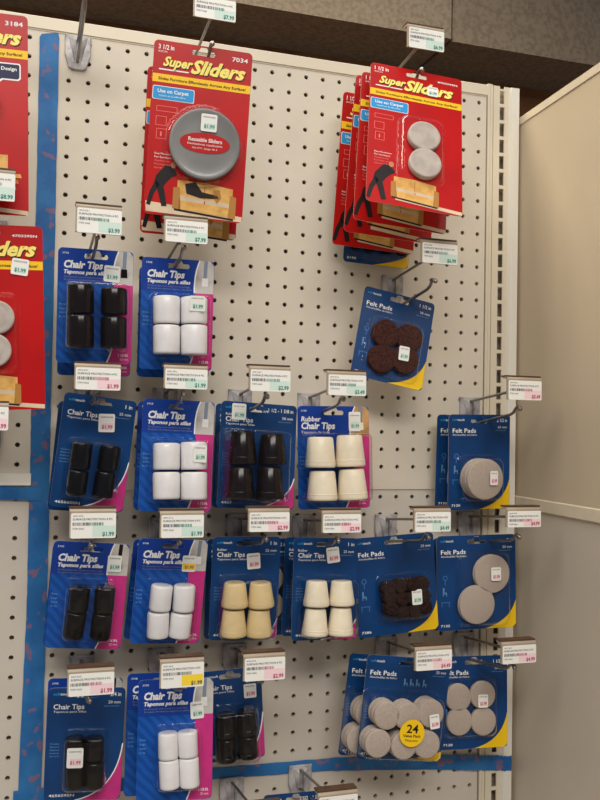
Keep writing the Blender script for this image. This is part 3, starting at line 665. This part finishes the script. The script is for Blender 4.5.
# ---------------------------------------------------------------- pegboards and shelving frame
def peg(name, rows, ztop, zbot, y, m, label):
    """perforated sheet, holes one inch apart; rows = z of every hole row"""
    root = MB(); R = .125; n = 12; xs = list(range(-9, 23))
    zs = rows; edges = [ztop] + [(zs[i] + zs[i + 1]) / 2 for i in range(len(zs) - 1)] + [zbot]
    sq = lambda cx, z0, z1: None
    for i, z in enumerate(zs):
        t, b = min(edges[i], z + .5), max(edges[i + 1], z - .5)
        for cx in xs:
            L, Rr = cx - .5, cx + .5
            outer = []
            for k in range(n):
                a = 2 * math.pi * k / n; c_, s_ = math.cos(a), math.sin(a); q = 1 / max(abs(c_), abs(s_))
                px = cx + c_ * q * .5; pz = z + (s_ * q * (t - z) if s_ > 0 else s_ * q * (z - b))
                outer.append((min(max(px, L), Rr), y, min(max(pz, b), t)))
            inner = [(cx + R * math.cos(2 * math.pi * k / n), y, z + R * math.sin(2 * math.pi * k / n)) for k in range(n)]
            mid = [(p[0], y + .03, p[2]) for p in inner]
            back = [(p[0], y + .2, p[2]) for p in inner]
            # corners of the square cell need their own vertices
            cor = {1: (Rr, y, t), 4: (L, y, t), 7: (L, y, b), 10: (Rr, y, b)}
            v = outer + inner + back; f = []
            for k in range(n):
                k2 = (k + 1) % n
                if k in cor:
                    v.append(cor[k]); f.append((k, n + k, n + k2, k2, len(v) - 1))
                else: f.append((k, n + k, n + k2, k2))
                f.append((n + k, 2 * n + k, 2 * n + k2, n + k2))
            root.add(v, f, m)
        if edges[i] > t + 1e-6: root.add([(-9.5, y, t), (22.5, y, t), (22.5, y, edges[i]), (-9.5, y, edges[i])], [(0, 1, 2, 3)], m)
        if edges[i + 1] < b - 1e-6: root.add([(-9.5, y, edges[i + 1]), (22.5, y, edges[i + 1]), (22.5, y, b), (-9.5, y, b)], [(0, 1, 2, 3)], m)
    root.box(-9.5, 22.5, y, y + .2, zbot - .02, zbot, m)
    root.box(-9.5, 22.5, y, y + .2, ztop, ztop + .02, m)
    o = root.build(name, None, place((0, 0, 0)))
    return tag(o, label, 'pegboard', 'pegboard panels of the display')
peg('pegboard_panel', [-float(r) for r in range(0, 23)], .42, -23.28, 0, PEG, 'upper cream pegboard sheet, brighter, topped by a plain rail')
peg('pegboard_panel', [-(23.74 + r) for r in range(0, 24)], -23.30, -54, .07, PEG2, 'lower pegboard sheet, greyer, below the horizontal seam')
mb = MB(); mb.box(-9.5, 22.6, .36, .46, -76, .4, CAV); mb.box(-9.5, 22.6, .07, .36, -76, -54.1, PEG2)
tag(mb.build('display_back_panel', None, place((0, 0, 0))), 'dark backing sheet seen only through the pegboard holes', 'panel')
mb = MB()
mb.box(-9.5, 22.55, -.09, .45, .5, 1.1, STEEL); mb.box(-9.5, 22.55, -.03, .45, .42, .5, STEEL)
mb.box(-9.5, 22.55, .0, .6, 1.1, 1.16, STEEL_L)
tag(mb.build('top_rail', None, place((0, 0, 0))), 'cream steel rail capping the top edge of the pegboard', 'rail')
# slotted upright at the end of the bay
mb = MB(); yu = -.1
mb.box(22.56, 22.72, yu + .02, .45, -76, 1.22, STEEL); mb.box(22.75, 22.9, yu + .05, .45, -76, 1.22, STEEL)
mb.box(22.72, 22.75, yu + .12, .45, -76, 1.2, STEEL); mb.box(22.9, 22.94, yu + .1, .45, -76, 1.2, STEEL)
mb.box(22.94, 23.36, yu, .0, -76, 1.15, STEEL); mb.box(23.68, 24.0, yu, .0, -76, 1.15, STEEL)
mb.box(23.36, 23.68, yu, -.02, .88, 1.0, STEEL)
z = .88
while z > -48:
    mb.box(23.36, 23.68, yu, -.0, z - 1.0, z - .79, STEEL); z -= 1.0
mb.box(23.36, 23.68, yu, 0, -76, z, STEEL)
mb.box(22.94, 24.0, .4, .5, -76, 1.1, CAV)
mb.add([(24.0, yu, -76), (24.08, yu - .14, -76), (24.62, yu - .14, -76), (24.62, .5, -76), (24.0, .5, -76), (24.0, yu, 1.12), (24.08, yu - .14, 1.12), (24.62, yu - .14, 1.12), (24.62, .5, 1.12), (24.0, .5, 1.12)],
       [(0, 1, 6, 5), (1, 2, 7, 6), (2, 3, 8, 7), (3, 4, 9, 8), (4, 0, 5, 9), (5, 6, 7, 8, 9), (4, 3, 2, 1, 0)], STEEL_L)
tag(mb.build('slotted_upright', None, place((0, 0, 0))), 'cream slotted steel upright with bright edge flange beside the pegboard', 'upright')
# white strip and left joint
mb = MB(); mb.box(-9.5, -3.3, -.1, -.01, -23.05, -22.45, STEEL_L); mb.box(-9.5, -3.3, -.13, -.01, -23.05, -22.98, STEEL_L)
tag(mb.build('label_strip', None, place((0, 0, 0))), 'short shiny white strip just above the short blue tape at the seam', 'strip')

# masking tape
def tape(path, label, wob=.03):
    """path: (x, y, z, nx, nz) stations: half-width vector across the tape"""
    mb = MB(); a = []; b = []; N = 14
    st = []
    for i in range(len(path) - 1):
        for k in range(N):
            t = k / N; st.append([path[i][j] * (1 - t) + path[i + 1][j] * t for j in range(5)])
    st.append(list(path[-1]))
    v = []; f = []
    for s in st:
        g = 1 + rnd.uniform(-wob, wob)
        for q in (-1, -.5, 0, .5, 1):
            v.append((s[0] + s[3] * q * g, s[1] - .008 * rnd.random() - (.012 if abs(q) < .9 else 0), s[2] + s[4] * q * g))
    for i in range(len(st) - 1):
        for q in range(4):
            o = i * 5 + q; f.append((o, o + 1, o + 6, o + 5))
    mb.add(v, f, TAPE, True)
    n = len(v); mb.add([(p[0], p[1] + .006, p[2]) for p in v], [tuple(reversed(t)) for t in f], TAPE)
    return tag(mb.build('masking_tape', None, place((0, 0, 0))), label, 'tape', 'blue masking tape on the pegboard')
tape([(-3.0, -.05, .32, .42, .1), (-3.02, -.05, .1, .48, .04), (-2.95, -.05, -9, .49, 0), (-2.9, -.05, -18.7, .48, 0), (-2.86, -.03, -23.5, .5, 0), (-2.83, -.0, -28.9, .49, 0), (-2.92, .0, -38.4, .55, 0)], 'long vertical strip of mottled blue tape down the pegboard')
tape([(-9.4, -.06, -23.42, 0, .34), (-4.8, -.06, -23.42, 0, .35), (-2.75, -.075, -23.5, .05, .33)], 'short blue tape strip meeting the vertical tape at the seam')
tape([(-3.7, -.03, -38.75, 0, .36), (3, .02, -38.6, 0, .33), (6.8, .02, -38.53, 0, .3), (13.2, .02, -38.67, 0, .36), (19, .02, -39.1, 0, .42), (22.4, -.12, -39.4, 0, .44), (22.9, -.15, -39.45, 0, .44), (23.92, -.16, -39.53, 0, .44), (24.06, -.27, -39.55, 0, .44), (24.6, -.27, -39.58, 0, .44)], 'long horizontal blue tape across the bottom of the pegboard', .06)

# side panel closing the bay
th = math.atan2(.54, 8.67)
R = place((24.8, .3, 0)) @ Matrix.Rotation(-th, 4, 'Z')
mb = MB(); Lp = 26
mb.box(0, .8, -Lp, 0, -23.7, -1.05, SIDE); mb.box(.06, .8, -Lp, 0, -76, -24.4, SIDE2)
root = empty('side_panel', R)
tag(root, 'beige shelving end panel standing square to the pegboard', 'panel')
mb.build('panel_board', root)
mb = MB(); mb.box(-.06, .86, -Lp, .0, -1.07, -.62, STRIM); mb.box(-.02, .8, -Lp, 0, -1.12, -1.07, SIDE)
mb.build('top_trim', root)
mb = MB()
mb.add([(-.0, 0, -23.68), (-.07, 0, -23.74), (-.1, 0, -24.35), (.02, 0, -24.45), (.06, 0, -24.45), (.06, 0, -23.68),
        (-.0, -Lp, -23.68), (-.07, -Lp, -23.74), (-.1, -Lp, -24.35), (.02, -Lp, -24.45), (.06, -Lp, -24.45), (.06, -Lp, -23.68)],
       [(i, (i + 1) % 6, (i + 1) % 6 + 6, i + 6) for i in range(6)] + [(5, 4, 3, 2, 1, 0), (6, 7, 8, 9, 10, 11)], STRIM)
mb.build('middle_trim', root)

# ---------------------------------------------------------------- the room behind and around
mb = MB(); mb.box(-120, 200, 60, 64, -79, 62, BROWN); struct(mb.build('wall_back', None, place((0, 0, 0))))
mb = MB(); mb.box(-120, 45.6, 50, 60, 28.45, 62, SOFF); mb.box(45.9, 200, 50.3, 60, 28.3, 62, SOFF2); mb.box(45.5, 46, 50.8, 60, 28.6, 62, GAP)
struct(mb.build('wall_soffit', None, place((0, 0, 0))))
mb = MB(); mb.box(-120, 200, -160, 64, -80, -79, FLOOR); struct(mb.build('floor', None, place((0, 0, 0))))

# ---------------------------------------------------------------- camera
M = [[0.9522439780838102, -0.30470471359807566, 0.019658171690672303], [0.028571410256195844, 0.024820310612145225, -0.9992835567030454], [0.3039984880210384, 0.9521234109569077, 0.03234083469379342]]
C = [-4.104117564774231, -47.3318308586577, -19.906441003869123]
cam = bpy.data.cameras.new('camera'); co = bpy.data.objects.new('camera', cam); col.objects.link(co)
X, Yv, Zv = Vector(M[0]), -Vector(M[1]), -Vector(M[2])
co.matrix_world = Matrix(((X.x, Yv.x, Zv.x, C[0] * S), (X.y, Yv.y, Zv.y, C[1] * S), (X.z, Yv.z, Zv.z, (C[2] + Z0) * S), (0, 0, 0, 1)))
cam.sensor_fit = 'HORIZONTAL'; cam.sensor_width = 36; cam.lens = 887.62 * 36 / 600; cam.clip_start = .01; cam.clip_end = 50
scene.camera = co

# ---------------------------------------------------------------- light: ceiling fluorescents in front of the display, one added lamp behind it
def area(name, loc, sx, sy, power, color, rot=(0, 0, 0)):
    l = bpy.data.lights.new(name, 'AREA'); l.shape = 'RECTANGLE'; l.size = sx * S; l.size_y = sy * S; l.energy = power; l.color = color
    o = bpy.data.objects.new(name, l); col.objects.link(o); o.location = (loc[0] * S, loc[1] * S, (loc[2] + Z0) * S); o.rotation_euler = rot
    return o
area('overhead_light', (-26, -38, 48), 96, 40, 32, (1, .93, .83))
area('overhead_light', (-6, -110, 50), 96, 40, 96, (1, .95, .88))
area('overhead_light', (-10, 18, 46), 120, 20, 55, (1, .88, .70))  # added lamp, out of view, brightens the brown wall and soffit
w = bpy.data.worlds.new('World'); scene.world = w; w.use_nodes = True
w.node_tree.nodes['Background'].inputs['Color'].default_value = (.80, .84, 1.0, 1)
w.node_tree.nodes['Background'].inputs['Strength'].default_value = .19
scene.view_settings.view_transform = 'Standard'; scene.view_settings.look = 'None'
scene.view_settings.exposure = 0.08; scene.view_settings.gamma = 1.0; scene.view_settings.use_curve_mapping = False
